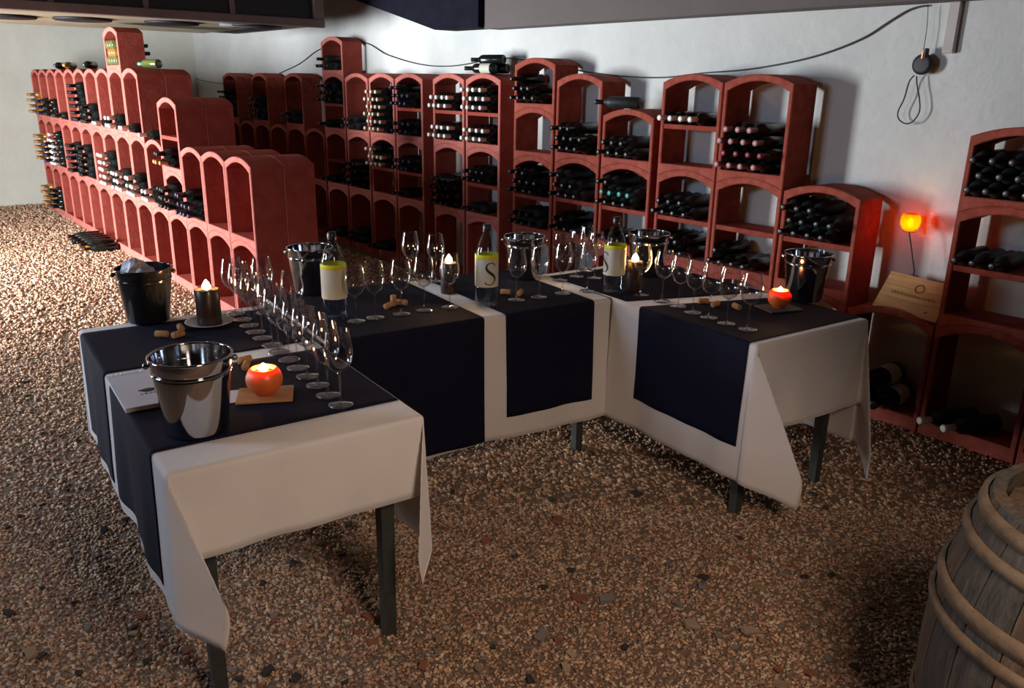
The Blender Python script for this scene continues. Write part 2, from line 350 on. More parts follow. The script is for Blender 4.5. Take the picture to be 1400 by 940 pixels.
def stack(xr, yf, items, phrase, t='terracotta', z=0, y_j=0):
    """items bottom up: (size, shelf, lower/only content, upper content) ; content = (rows, cap, body, wording) or None"""
    xc = xr-PITCH/2; ranks = ['bottom', 'second', 'third', 'topmost', 'topmost']
    for k, (sz, shelf, c0, c1) in enumerate(items):
        H = HL if sz == 'L' else HS
        rk = 'topmost' if k == len(items)-1 and k > 0 else ('only' if len(items) == 1 else ['bottom', 'second', 'third'][k])
        cont = 'empty' if not (c0 or c1) else 'bottle-filled'
        lab = '%s %s rack block%s, %s, %s' % (cont, 'tall' if sz == 'L' else 'short', ' with shelf' if shelf else '', rk, phrase)
        block(xr, yf+y_j, z, H, shelf, lab, 'wine rack blocks', t)
        for c, zz, nm in ((c0, FLOOR_Z, 'lower part of ' if shelf else ''), (c1, SHELF1, 'upper part of ')):
            if c: fill(xc, yf+y_j, z, H, c[0], zz, c[1], c[2], (c[3], '%s%s block, %s' % (nm, rk, phrase)))
        z += H
    return z
D_, DU = 'bottle_dark', 'bottle_dusty'
blk = lambda rows: (rows, 'black', D_, 'black-capped')
dus = lambda rows: (rows, 'black', DU, 'dusty dark')
wht = lambda rows, b=D_: (rows, 'white', b, 'white-capped')
crm = lambda rows: (rows, 'cream', D_, 'cream-capped')
blu = lambda rows: (rows, 'blue', D_, 'navy-capped')
red = lambda rows: (rows, ['rose', 'red', 'rose'], D_, 'red-capped')
gld = lambda rows: (rows, 'gold', 'bottle_gold', 'golden')
tl = lambda rows: (rows, ['black', 'teal', 'black'], DU, 'dusty dark')
L, S_ = 'L', 'S'
TO = 'terracotta_old'
# back wall, going away from the camera
XH = -1.183
stack(XH+PITCH, YB, [(L, 0, None, None), (L, 1, None, dus([3, 2]))], 'stack behind the barrel', TO)
stack(XH, YB, [(L, 0, None, None), (L, 1, None, dus([3])), (S_, 0, dus([4, 3, 3]), None)], 'stack beside the leaning crate lid', TO)
stack(-1.629, YB, [(L, 0, None, None)], 'low stack under the crate lid', TO)
stack(-2.080, YB, [(L, 1, None, None), (L, 1, None, dus([5, 4, 3]))], 'two-block stack by the wall candle', TO)
stack(-2.530, YB, [(L, 1, None, None), (L, 1, blk([4, 1]), None), (L, 0, red([4, 4, 4, 3]), None)], 'tall stack casting the wall shadow', TO)
stack(-2.977, YB, [(L, 1, None, blk([3])), (L, 1, blk([4, 3]), dus([5, 3])), (L, 1, None, wht([4]))], 'stack with three white bottle caps', TO)
zD0 = stack(-3.468, YB, [(L, 1, None, None), (L, 1, blk([3]), tl([5, 4, 2])), (S_, 0, dus([4, 3]), None)], 'short stack between two taller stacks', TO)
stack(-3.925, YB, [(L, 1, None, None), (L, 1, blk([4, 2]), dus([5, 3, 2])), (L, 0, blk([5, 4, 3]), None)], 'stack with a half-empty open top', TO)
stack(-4.385, YB, [(L, 0, None, None), (L, 1, dus([4, 3]), blk([4, 4, 3])), (S_, 0, None, None), (S_, 0, blk([4, 3, 1]), None)], 'stack topped by two short blocks', TO, z=-.02)
zr6 = stack(-4.990, YB, [(L, 0, None, None), (L, 1, dus([3]), blk([4, 4])), (L, 1, wht([5, 4]), wht([5, 5, 4]))], 'stack under the loose bottles')
stack(-5.452, YB, [(L, 0, None, None), (L, 0, blk([4, 4, 4, 4]), None), (L, 1, wht([4, 4]), wht([4, 4]))], 'stack next to the loose bottles')
stack(-6.050, YB, [(L, 0, None, None), (L, 1, dus([2]), blu([4, 4])), (L, 1, blu([4, 4]), blu([4, 4, 2]))], 'stack of navy-capped bottles')
stack(-6.512, YB, [(L, 0, blk([3]), None), (L, 1, None, crm([4, 4, 2])), (L, 0, crm([4, 4, 4, 4, 4, 3]), None)], 'stack of cream-capped bottles')
stack(-6.975, YB, [(L, 0, dus([3, 2]), None), (L, 0, blk([4, 4, 4, 4]), None), (L, 0, dus([3, 2]), None)], 'stack beside the tallest stack')
stack(-7.440, YB, [(L, 0, dus([3]), None), (L, 1, blk([2]), None), (L, 1, dus([1]), dus([4, 4, 3])), (S_, 0, dus([4, 1]), None)], 'tallest stack at the aisle corner')
for k in range(9):
    x = -7.905-.456*k
    items = [(L, 0, None, None), (L, 0, None, None)]
    if k % 2 == 1 and k < 7: items.append((L, 0, [None, dus([3, 2]), None, dus([4, 4, 3, 3]), None, dus([2, 4, 4, 3, 3])][k], None))
    stack(x, YB, items, ORD[k]+' wall column beyond the tallest stack', TO)
# freestanding double rack: columns 0 (near end) to 14
top_of = {}
for c in range(15):
    xr = -5.052-PITCH*c-.002*c
    l2 = {3: None, 4: wht([3, 2]), 5: wht([4, 3, 2]), 6: wht([4, 3, 3]), 7: wht([3, 3, 3, 3, 3]), 9: blk([3, 3, 3, 3, 2]), 10: blk([3, 3, 3, 3, 3]), 12: wht([3, 3, 3, 3, 3, 2]), 13: blu([3, 3, 3, 3]), 14: gld([4, 3, 4, 3, 4]), 2: (([4, 4, 2]), 'blue', D_, 'navy-capped')}.get(c)
    l1 = {13: blk([3, 3, 3, 3]), 14: gld([4, 3, 4, 3])}.get(c)
    l3 = {5: wht([2]), 6: wht([3, 2]), 7: wht([2]), 8: blk([3, 3, 2]), 9: blk([4, 3, 4, 3, 3, 2]), 11: blk([3]), 12: blk([3, 3, 2]), 13: blu([3, 3, 3]), 14: gld([3, 3, 3, 3])}.get(c)
    ph = '%s freestanding column from tables' % ORD[c]
    if c == 3: it = [(L, 0, None, None), (S_, 0, blk([4, 4, 3]), None), (L, 1, (([3, 2]), ['gold', 'black'], D_, 'gold-capped'), None)]
    elif c < 5: it = [(L, 0, l1, None), (L, 0, l2, None)]
    else: it = [(L, 0, l1, None), (L, 0, l2, None), (L, 0, l3, None)]
    top_of[c] = (xr, stack(xr, YL, it, ph))
    z = 0; rki = 0
    for H in ([HL, HL] if c < 5 else [HL, HL, HL]) if c != 3 else [HL, HS, HL]:
        rb_ = block(xr, YL+DEP+.004, z, H, 0, 'rear terracotta block, %s row, behind %s freestanding column from tables' % (['bottom', 'second', 'top'][rki], ORD[c]), 'rear blocks of the freestanding rack'); ob('added_light_stop', BPM[H], rb_); z += H; rki += 1
xs, zs = top_of[6]
block(xs, YL, zs, HS, 0, 'short terracotta block perched on top of the freestanding rack', None)
PERCH = []
for k, n in enumerate((4, 3, 3)):
    for i in range(n): PERCH.append((xs-PITCH/2-(WID/2-TW)+BR+.002+(.039 if k % 2 else 0)+i*.0785, YL+.004, zs+FLOOR_Z+BR+k*.064, k))

# ------------------------------------------------------------------ wine bottles
def bottle_profile(): return [(.0, .004), (.030, .0), (BR, .006), (BR, .185), (.034, .205), (.022, .222), (.0145, .240), (.0140, .262)]
def bottle_mesh(b, n=14): return G().lathe(bottle_profile(), n).mesh('glass_body', MT[b], True)
bmesh_ = {b: bottle_mesh(b) for b in ('bottle_dark', 'bottle_dusty', 'bottle_gold', 'bottle_green')}
CAPP = [(.0152, .236), (.0150, .285), (.0162, .287), (.0162, .299), (.012, .302)]
cmesh_ = {c: G().lathe(CAPP, 12).mesh('capsule', MT['cap_'+c], True) for c in ('white', 'cream', 'red', 'rose', 'blue', 'black', 'gold', 'teal')}
lmesh_ = G().lathe([(BR+.0006, .055), (BR+.0006, .145)], 14); lmesh_.F = lmesh_.F[:-2]; lmesh_ = lmesh_.mesh('paper_label', MT['label'], True)
def put_bottle(x, y, z, rot, body, cap, label, group=None, lab=False):
    o = empty('wine_bottle', (x, y, z)); o.rotation_euler = rot or (R(90), random.uniform(-3, 3), 0)
    ob('glass_body', bmesh_[body], o); ob('capsule', cmesh_[cap], o)
    if lab: ob('paper_label', lmesh_, o)
    tag(o, label, 'bottle', group)
    return o
CAMP = np.array([0, 0, EYE])
BOT.sort(key=lambda b: np.linalg.norm(np.array(b[:3])-CAMP))
NIND = 276
for b in BOT[:NIND]: put_bottle(b[0], b[1], b[2], None, b[4], b[5], b[6], b[7])
rest = BOT[NIND:]
mats_ = ['bottle_dark', 'bottle_dusty', 'bottle_gold', 'bottle_green']+['cap_'+c for c in cmesh_]
V, Fc, MI = [], [], []
gb = G().lathe(bottle_profile(), 10); gc = G().lathe(CAPP, 8)
for b in rest:
    for gg, mi in ((gb, mats_.index(b[4])), (gc, mats_.index('cap_'+b[5]))):
        n = len(V); V += [(b[0]+x, b[1]-z, b[2]+y) for x, y, z in gg.V]; Fc += [tuple(i+n for i in f) for f in gg.F]; MI += [mi]*len(gg.F)
if rest:
    o = ob('stored_bottles', me('stored_bottles', V, Fc, [MT[a] for a in mats_], True, MI)); o['kind'] = 'stuff'
    tag(o, 'distant wine bottles lying in the far blocks of the racks', 'bottles')
for x, y, z, k in PERCH:
    put_bottle(x, y, z, (R(-90), 0, 0), ['bottle_green', 'bottle_gold', 'bottle_green'][k], 'black', '%s bottle, base outwards, %s layer, short block perched on freestanding rack' % (['olive', 'golden', 'olive'][k], ['lowest', 'second', 'third'][k]), 'bottles in the perched block')
# loose bottles on top of the racks and on the floor
zt = zr6+RISE
def lying(x, y, z, ang, body, cap, label, lab=False):
    return put_bottle(x, y, z, (R(90), 0, ang), body, cap, label, None, lab)
lying(-5.105, YB+.060, zr6+BR+.047, R(-72), 'bottle_dark', 'black', 'dark bottle lying on top of the rack, below another loose bottle', True)
lying(-5.085, YB+.146, zr6+BR+.047, R(-72), 'bottle_dark', 'black', 'dark bottle lying on the rack against the white wall')
lying(-5.080, YB+.103, zr6+BR+.110, R(-72), 'bottle_dark', 'black', 'dark bottle balanced on top of two other loose bottles')
lying(-3.62, YB+.03, zD0+BR+.049, R(-68), 'bottle_dusty', 'black', 'dusty bottle lying on top of the short stack')
xg, zg = top_of[5]
for k, (dx, dy, cp, bd, wd) in enumerate([(-.12, .10, 'teal', 'bottle_green', 'olive bottle with teal capsule lying on top of the freestanding rack'),
                                  (-2.10, .06, 'black', 'bottle_dark', 'dark bottle lying on the far top of the freestanding rack'),
                                  (-2.998, .06, 'gold', 'bottle_gold', 'golden bottle lying on the far top of the freestanding rack'),
                                  (-3.446, .06, 'blue', 'bottle_dark', 'navy-capped bottle lying on the far top of the freestanding rack')]):
    lying(xg+dx, YL+dy+.12, zg+BR+.049, R(-75 if k == 0 else 60), bd, cp, wd)
zc4 = top_of[4][1]; lying(top_of[4][0]-.18, YL+.2, zc4+BR+.049, R(-10), 'bottle_dark', 'white', 'white-capped bottle lying on top of the low end stack')
for k in range(7):
    lying(top_of[8][0]-.13*k+.1, YL-.03-.02*(k % 2), BR+.004, R(-3), ['bottle_dark', 'bottle_gold', 'bottle_dark', 'bottle_dark'][k % 4], ['black', 'gold', 'rose', 'black'][k % 4], '%s bottle on gravel before freestanding rack, %s counting away from the tables' % (['black-capped', 'golden', 'rose-capped', 'black-capped'][k % 4], ORD[k])).location.y += .01
for k in range(5):
    lying(top_of[8][0]-.13*k+.035, YL-.035, BR+.004+.036, R(-3), 'bottle_dark', 'black', 'black-capped bottle piled on floor bottles before freestanding rack, %s from the tables' % ORD[k])
# two magnums in the low block and two white-capped bottles in the floor block
def magnum(x, y, z, rot, label):
    o = put_bottle(x, y, z, rot, 'bottle_dark', 'black', label, None, True); o.scale = (1.42, 1.42, 1.12); return o
magnum(-1.80, YB+.20, .076+BR*1.42, (R(90), 0, 0), 'large dark bottle with white label, lowest in the low floor block')
magnum(-1.92, YB+.20, .076+BR*1.42, (R(90), 0, 0), 'large dark bottle lying beside another in the low floor block')
magnum(-1.86, YB+.20, .168+BR*1.42, (R(90), 0, 0), 'large dark bottle piled on two others in the low floor block')
for k, (x, a) in enumerate(((-1.448, -24), (-1.345, -22))):
    o = put_bottle(x, YB+.17, .076+BR*1.1, (R(90), 0, R(a)), 'bottle_dusty', 'white', ['white-capped dusty bottle nearest the post in the bottom floor block', 'white-capped dusty bottle in the middle of the bottom floor block'][k]); o.scale = (1.1, 1.1, 1.05)

# ------------------------------------------------------------------ tables and cloths
ROT = -R(4.6)
UX = np.array([-math.cos(ROT), -math.sin(ROT), 0]); VX = np.array([-math.sin(ROT), math.cos(ROT), 0])   # away from camera, and across
def table(name_label, O, u, v, Ln, W, Z=.732):
    O = np.array(O, float); t = empty('table', (O[0], O[1], 0), math.atan2(u[1], u[0]))
    sg = 1 if np.cross(u, v)[2] > 0 else -1
    def b(a, n, x0, x1, y0, y1, z0, z1): return G().box(x0, x1, min(y0*sg, y1*sg), max(y0*sg, y1*sg), z0, z1, .003).build(n, MT['leg_wood'], t)
    b(t, 'tabletop', .004, Ln-.004, .004, W-.004, Z-.028, Z-.002)
    b(t, 'apron', .06, .08, .07, W-.07, Z-.13, Z-.028); b(t, 'apron', Ln-.08, Ln-.06, .07, W-.07, Z-.13, Z-.028)
    b(t, 'apron', .08, Ln-.08, .06, .08, Z-.13, Z-.028); b(t, 'apron', .08, Ln-.08, W-.08, W-.06, Z-.13, Z-.028)
    for x in (.055, Ln-.10):
        for y in (.055, W-.10):
            g = G(); g.box(x, x+.045, min(y*sg, (y+.045)*sg), max(y*sg, (y+.045)*sg), 0, Z-.028)
            cx, cy = x+.0225, (y+.0225)*sg
            g.V = [(cx+(p[0]-cx)*(.8 if p[2] < .1 else 1), cy+(p[1]-cy)*(.8 if p[2] < .1 else 1), p[2]) for p in g.V]
            g.build('leg', MT['leg_wood'], t)
    tag(t, name_label, 'table'); return t
RR = .012
def hang(d):                 # distance past the edge -> (out, down)
    if d <= 0: return 0., 0.
    q = RR*PI/2
    if d < q: a = d/RR; return RR*math.sin(a), RR*(1-math.cos(a))
    return RR, RR+(d-q)
class Cloth:
    def __init__(s, O, u, v, Ln, W, seed, Z=.7325, amp=1.0):
        s.O = np.array([O[0], O[1], 0.]); s.u = u; s.v = v; s.L = Ln; s.W = W; s.Z = Z; s.rn = random.Random(seed); s.amp = amp
        s.ph = [s.rn.uniform(0, 6.28) for _ in range(12)]
    def ripple(s, k, q, length, down):
        e = min(1, max(0, q/.12))*min(1, max(0, (length-q)/.12)); p = s.ph
        w_ = math.sin(q*17+p[k])*.5+math.sin(q*31+p[k+4])*.3+math.sin(q*9+p[k+8])*.6
        return s.amp*(.006+.010*w_*e)*min(1, down/.3)+.03*down*down
    def pt(s, a, b, off=0.):
        """a,b cloth coordinates; the table covers 0..L, 0..W"""
        ao = -a if a < 0 else max(0, a-s.L); bo = -b if b < 0 else max(0, b-s.W)
        sa = -1 if a < 0 else 1; sb = -1 if b < 0 else 1
        ca = min(max(a, 0), s.L); cb = min(max(b, 0), s.W)
        if ao == 0 and bo == 0: return s.O+s.u*a+s.v*b+np.array([0, 0, s.Z+off])
        if bo == 0 or ao == 0:
            d = ao or bo; o, dn = hang(d); k = (0 if sa < 0 else 1) if ao else (2 if sb < 0 else 3)
            q, le = (cb, s.W) if ao else (ca, s.L)
            o += s.ripple(k, q, le, dn)+off
            dirv = s.u*sa if ao else s.v*sb
            return s.O+s.u*ca+s.v*cb+dirv*o+np.array([0, 0, s.Z-dn+(off if dn < RR else 0)])
        r = math.hypot(ao, bo); th = math.atan2(bo, ao); o, dn = hang(r)
        fl = math.sin(2*th); fold = math.sin(4*th)
        out = o+off+(.13*fl-.03*abs(fold))*dn*s.amp+.03*dn*dn+.006*min(1, dn/.3)
        ph = th+.25*math.sin(4*th)*min(1, dn/.2)
        dirv = s.u*sa*math.cos(ph)+s.v*sb*math.sin(ph)
        dz = dn*(1-.06*fl*fl)
        dirv = dirv*out+(s.u*sa*.22-s.v*sb*.34)*(fl**3)*dn*s.amp
        return s.O+s.u*ca+s.v*cb+dirv+np.array([0, 0, s.Z-dz])
    def samples(s, lo, hi, edges, step=.022, extra=()):
        br = sorted({lo, hi}|{e for e in extra if lo < e < hi}|{e for e in edges if lo < e < hi}|{e+d for e in edges for d in (-.02, -.013, -.006, .006, .013, .02, .03) if lo < e+d < hi})
        out = []
        for p, q in zip(br, br[1:]):
            n = max(1, int(round((q-p)/step))); out += [p+(q-p)*i/n for i in range(n)]
        return out+[hi]
    def build(s, name, a0, a1, b0, b1, mt, off=0., skew=(0, 0), hem=0.0, cut=None, extra=(), warp=None):
        A = s.samples(a0, a1, (0, s.L), extra=extra); B = s.samples(b0, b1, (0, s.W)); V = []
        for a in A:
            f = (a-a0)/(a1-a0)
            for b in B:
                aa = a+((1-f)*skew[0]+f*skew[1])*((b-s.W/2)/s.W if 0 <= b <= s.W else (.5 if b > 0 else -.5))
                if warp: aa = warp(aa, b)
                V.append(s.pt(aa, b+hem*math.sin(a*7)*(1 if b > s.W else (-1 if b < 0 else 0)), off))
        nB = len(B); Fc = [(i*nB+j, (i+1)*nB+j, (i+1)*nB+j+1, i*nB+j+1) for i in range(len(A)-1) for j in range(nB-1)]
        if cut: Fc = [f for f in Fc if not cut(A[f[0]//nB]+1e-4, .5*(B[f[0] % nB]+B[f[2] % nB]))]
        m = me(name, V, Fc, mt, True); m.validate(); o = ob(name, m)
        sm = o.modifiers.new('cloth_thickness', 'SOLIDIFY'); sm.thickness = .0016; sm.offset = 0
        return o
# T1: the arm with the long row of glasses
O1 = atz(236, 634, .74); O1 = np.array([-1.845, .468, 0])
table('table with the open notepad, under a white cloth', O1, UX, VX, 1.36, .66)
c1 = Cloth(O1, UX, VX, 1.36, .66, 3)
tag(c1.build('tablecloth', -.245, 1.36+.3, -.41, .66+.42, MT['linen'], cut=lambda a, b: a > .66 and b > .672), 'white tablecloth on the table with the notepad', 'tablecloth')
tag(c1.build('table_runner', .125, .70, -.375, .66, MT['navy'], .003), 'navy runner under the shiny bucket and orange candle beside notepad', 'table runner')
tag(c1.build('table_runner', .80, 1.30, -.375, .66, MT['navy'], .003), 'navy runner under the dark-looking bucket and the dark pillar candle', 'table runner')
# T2: the connecting table; its long side runs across
R2 = -R(6); U2 = np.array([-math.sin(R2), math.cos(R2), 0]); V2 = np.array([math.cos(R2), math.sin(R2), 0])
W2 = .70; L2 = 1.276
F2 = np.array([-2.547, 1.222, 0]); O2 = F2-V2*W2
table('connecting table with the lettered water bottle, under a white cloth', O2, U2, V2, L2, W2)
c2 = Cloth(O2, U2, V2, L2, W2, 5)
def seam(a, b):              # the hanging edge leans back where the neighbouring cloth bellies out
    if a <= 1.19: return a
    lim = L2+.012-.017*min(1, max(0, b-W2)/.3)
    return 1.19+(a-1.19)*(lim-1.19)/(L2+.012-1.19)
tag(c2.build('tablecloth', -.01, L2+.012, -.4, W2+.54, MT['linen'], hem=.008, warp=seam), 'white tablecloth on the connecting table between the two arms', 'tablecloth')
tag(c2.build('table_runner', .0, .642, -.35, W2+.53, MT['navy'], .003), 'navy runner hanging almost to the gravel from the connecting table', 'table runner')
tag(c2.build('table_runner', .742, 1.19, -.35, W2+.445, MT['navy'], .003, hem=.006), 'navy runner framed by white cloth on the connecting table', 'table runner')
# T3: the other arm
O3 = np.array([-1.625, 2.452, 0])
table('table arm by the racks with the white corner drape, bucket at end', O3, UX, VX, 1.30, .655)
c3 = Cloth(O3, UX, VX, 1.30, .655, 9)
tag(c3.build('tablecloth', -.365, 1.31, -.545, .655+.55, MT['linen'], extra=(.782,), cut=lambda a, b: a > .782 and b < -.003), 'white tablecloth on the table arm by the racks', 'tablecloth')
tag(c3.build('table_runner', .022, .500, -.41, .655+.4, MT['navy'], .003, skew=(0, -.20)), 'navy runner under the orange candle and bucket nearest the racks', 'table runner')
tag(c3.build('table_runner', .60, 1.25, -.0, .655+.4, MT['navy'], .003, skew=(-.20, 0)), 'navy runner at the inner end of the arm by the racks', 'table runner')
TZ = .7375                     # top of the cloths

# ------------------------------------------------------------------ wine glasses
gt = .0009
def shell(pr): return pr+[(max(r-gt, .0005), z) for r, z in reversed(pr)]
bowl_o = [(.006, .098), (.016, .102), (.029, .113), (.038, .131), (.0415, .150), (.041, .168), (.037, .192), (.032, .220)]
BOWL = G().lathe([(0, .097)]+bowl_o, 28); BOWL.F = BOWL.F[:-1]; BOWL.add(*(lambda q: (q.V, q.F))(G().lathe([(.032+.0007*math.cos(2*PI*i/6), .220+.0007*math.sin(2*PI*i/6)) for i in range(6)], 28, True))); BOWL = BOWL.mesh('bowl', MT['glass'], True)
STEM = G().lathe([(.0085, .006), (.0045, .014), (.0034, .03), (.0032, .07), (.0042, .09), (.0065, .0985)], 12).mesh('stem', MT['glass'], True)
FOOT = G().lathe([(.0, .0), (.034, .0), (.036, .0012), (.034, .0025), (.018, .0042), (.0085, .0065), (.0, .007)], 28).mesh('foot', MT['glass_foot'], True)
def glass(p, label, group):
    o = empty('wine_glass', (p[0], p[1], TZ), random.uniform(0, 6)); ob('bowl', BOWL, o); ob('stem', STEM, o); ob('foot', FOOT, o)
    return tag(o, label, 'wine glass', group)
a = atz(466, 552, .74); b = atz(322, 428, .74)
for k in range(13):
    p = a+(b-a)*k/12; glass(p+np.array([random.uniform(-.004, .004), random.uniform(-.004, .004), 0]), '%s wine glass of the long row, counting from the white-draped table end' % ORD[k], 'long row of wine glasses')
for k in range(4):
    p = atz(352+20*k, 428+11*k, .74); 
    if k % 2 == 0: glass(p+VX*.03, 'wine glass just behind the long row, %s from its far end' % ORD[k//2], 'glasses behind the long row')
for k, (x, y) in enumerate(((487, 438), (513, 433), (549, 428), (580, 423), (615, 419), (706, 409), (737, 405), (769, 400), (803, 397))):
    glass(atz(x, y, .74), '%s wine glass on connecting table front edge, counting from the long glass row' % ORD[k], 'front row on the connecting table')
for k, (x, y) in enumerate(((562, 381), (596, 384), (766, 382), (788, 377), (813, 379), (801, 369))):
    glass(atz(x, y, .74), '%s wine glass at back of connecting table, counting from the long glass row' % ORD[k], 'back row on the connecting table')
for k, (x, y) in enumerate(reversed(((876, 402), (905, 411), (927, 418), (947, 426), (969, 433), (993, 441), (1022, 449)))):
    glass(atz(x, y, .74), '%s wine glass of the row on arm by racks, counting from orange candle' % ORD[k], 'row on the arm by the racks')

# ------------------------------------------------------------------ water bottles
def water_bottle(px, ang, label):
    p = atz(*px, .74); o = empty('water_bottle', (p[0], p[1], TZ), ang)
    r = .047
    G().lathe([(0, .006), (.03, .0), (.043, .003), (r, .014), (r, .205), (.045, .225), (.034, .262), (.022, .288), (.0145, .300), (.0140, .318)], 28).build('bottle_body', MT['pet'], o, True)
    G().lathe([(0, .008), (.041, .010), (r-.002, .02), (r-.002, .195), (0, .195)], 24).build('water_fill', MT['water'], o, True)
    lb = G().lathe([(r+.001, .085), (r+.0014, .09), (r+.0014, .195), (r+.001, .199)], 32); lb.F = lb.F[:-2]; lo = lb.build('paper_label', MT['label'], o, True)
    yb = G().lathe([(r+.0012, .199), (r+.0018, .2), (r+.0012, .214), (r-.0005, .217)], 32); yb.F = yb.F[:-2]; yb.build('neck_band', MT['yellow'], o, True)
    G().lathe([(.0165, .308), (.017, .31), (.017, .333), (.014, .336), (0, .336)], 20).build('screw_cap', MT['cap_black'], o, True)
    # letter S drawn as a swelling stroke wrapped round the label (front = -Y of the bottle)
    P = []
    ctl = [(.016, .080), (.012, .088), (.003, .091), (-.008, .087), (-.012, .076), (-.009, .065), (.0, .055), (.010, .045), (.0155, .033), (.012, .020), (.002, .012), (-.010, .013), (-.016, .020)]
    ctl = [(x*1.32, (y-.0515)*1.12+.0515) for x, y in ctl]
    wd = [.0022, .0020, .0018, .0026, .0040, .0052, .0056, .0054, .0042, .0026, .0018, .0020, .0032]
    n = 48
    def cat(t, arr):
        i = min(int(t), len(arr)-2); f = t-i; g_ = lambda k: np.array(arr[min(max(k, 0), len(arr)-1)], float)
        p0, p1, p2, p3 = g_(i-1), g_(i), g_(i+1), g_(i+2)
        return .5*((2*p1)+(-p0+p2)*f+(2*p0-5*p1+4*p2-p3)*f*f+(-p0+3*p1-3*p2+p3)*f**3)
    V = []
    for i in range(n+1):
        t = i/n*(len(ctl)-1); c = cat(t, ctl); d = cat(min(t+.02, len(ctl)-1.001), ctl)-cat(max(t-.02, 0), ctl); d /= np.linalg.norm(d); nn = np.array([-d[1], d[0]]); ww = float(cat(t, wd))
        for sgn in (-1, 1):
            q = c+nn*ww*sgn; an = q[0]/r; V.append(((r+.0022)*math.sin(an), -(r+.0022)*math.cos(an), .09+q[1]))
    ob('letter', me('letter', V, [(2*i, 2*i+1, 2*i+3, 2*i+2) for i in range(n)], MT['ink']), lo)
    return tag(o, label, 'water bottle')
def face(px):               # yaw that turns -Y of a thing at this pixel towards the camera
    p = atz(*px, .74); return math.atan2(-p[1], -p[0])+PI/2
water_bottle((459, 434), face((459, 434))+R(95), 'water bottle with blank side of label, beside the long glass row')
water_bottle((665, 416), face((665, 416))+R(18), 'water bottle whose label shows a full black letter S')
water_bottle((838, 399), face((838, 399))-R(62), 'water bottle with only the edge of its letter showing')

# ------------------------------------------------------------------ buckets
def bucket(px, label, m='chrome', s=1.0, paper=False):
    p = atz(*px, .74); o = empty('ice_bucket', (p[0], p[1], TZ), face(px)); o.scale = (s, s, s)
    pr = [(0, .003), (.066, .0), (.074, .003), (.077, .010), (.095, .158), (.097, .166), (.0945, .170), (.0975, .176), (.101, .205)]
    inn = [(.0985, .205), (.0945, .172), (.0755, .012), (.0, .008)]
    sharp(G().lathe(pr+inn, 44).build('bucket_body', MT[m], o, True), 50)
    G().lathe([(.1005+.0035*math.cos(q), .207+.0035*math.sin(q)) for q in [2*PI*i/10 for i in range(10)]], 44, True).build('rolled_rim', MT[m], o, True)
    G().lathe([(.0965+.0028*math.cos(q), .168+.0028*math.sin(q)) for q in [2*PI*i/8 for i in range(8)]], 44, True).build('band', MT[m], o, True)
    for sx in (-1, 1):
        G().lathe([(0, -.009), (.006, -.0065), (.0085, 0), (.006, .0065), (0, .009)], 14).build('side_knob', MT[m], o, True, (sx*.106, 0, .188))
    if paper:
        rr = random.Random(3); V = []; n = 16; lev = [.012, .04, .08, .12, .15, .17, .185, .20, .212, .226, .236, .242]; nl = len(lev)
        wid = [.05, .055, .058, .060, .060, .060, .058, .052, .044, .032, .018, .003]
        for k in range(nl):
            lim = .066 + .0175*min(1, lev[k]/.16)
            for i in range(n):
                a_ = 2*PI*i/n; r_ = wid[k]*(1+rr.uniform(-.28, .28)); x_ = -.026+r_*math.cos(a_); y_ = r_*math.sin(a_); q_ = math.hypot(x_, y_)
                if q_ > lim: x_ *= lim/q_; y_ *= lim/q_
                V.append((x_, y_, lev[k]+(rr.uniform(-.006, .006) if 0 < k < nl-1 else 0)))
        Fc = [(k*n+i, k*n+(i+1) % n, k*n+n+(i+1) % n, k*n+n+i) for k in range(nl-1) for i in range(n)]+[tuple(reversed(range(n))), tuple(range((nl-1)*n, nl*n))]
        pp = ob('crumpled_napkin', me('crumpled_napkin', V, Fc, MT['paper'])); pp.location = (p[0], p[1], TZ); pp.rotation_euler = (0, 0, face(px))
        tag(pp, 'crumpled white paper napkin poking out of the dark-looking bucket', 'napkin')
    return tag(o, label, 'bucket')
bucket((204, 437), 'dark-looking reflective ice bucket holding crumpled white paper', 'dark_reflection_steel', .98, True)
bucket((271, 586), 'shiny steel ice bucket beside the notepad')
bucket((427, 398), 'steel ice bucket behind the bottle with blank label', 'chrome', .95)
bucket((716, 378), 'steel ice bucket behind the lettered water bottle', 'chrome', .95)
bucket((884, 374), 'steel ice bucket behind the bright pillar candle', 'chrome', .98)
bucket((1098, 408), 'steel ice bucket beside the orange candle by the racks', 'chrome', .98)

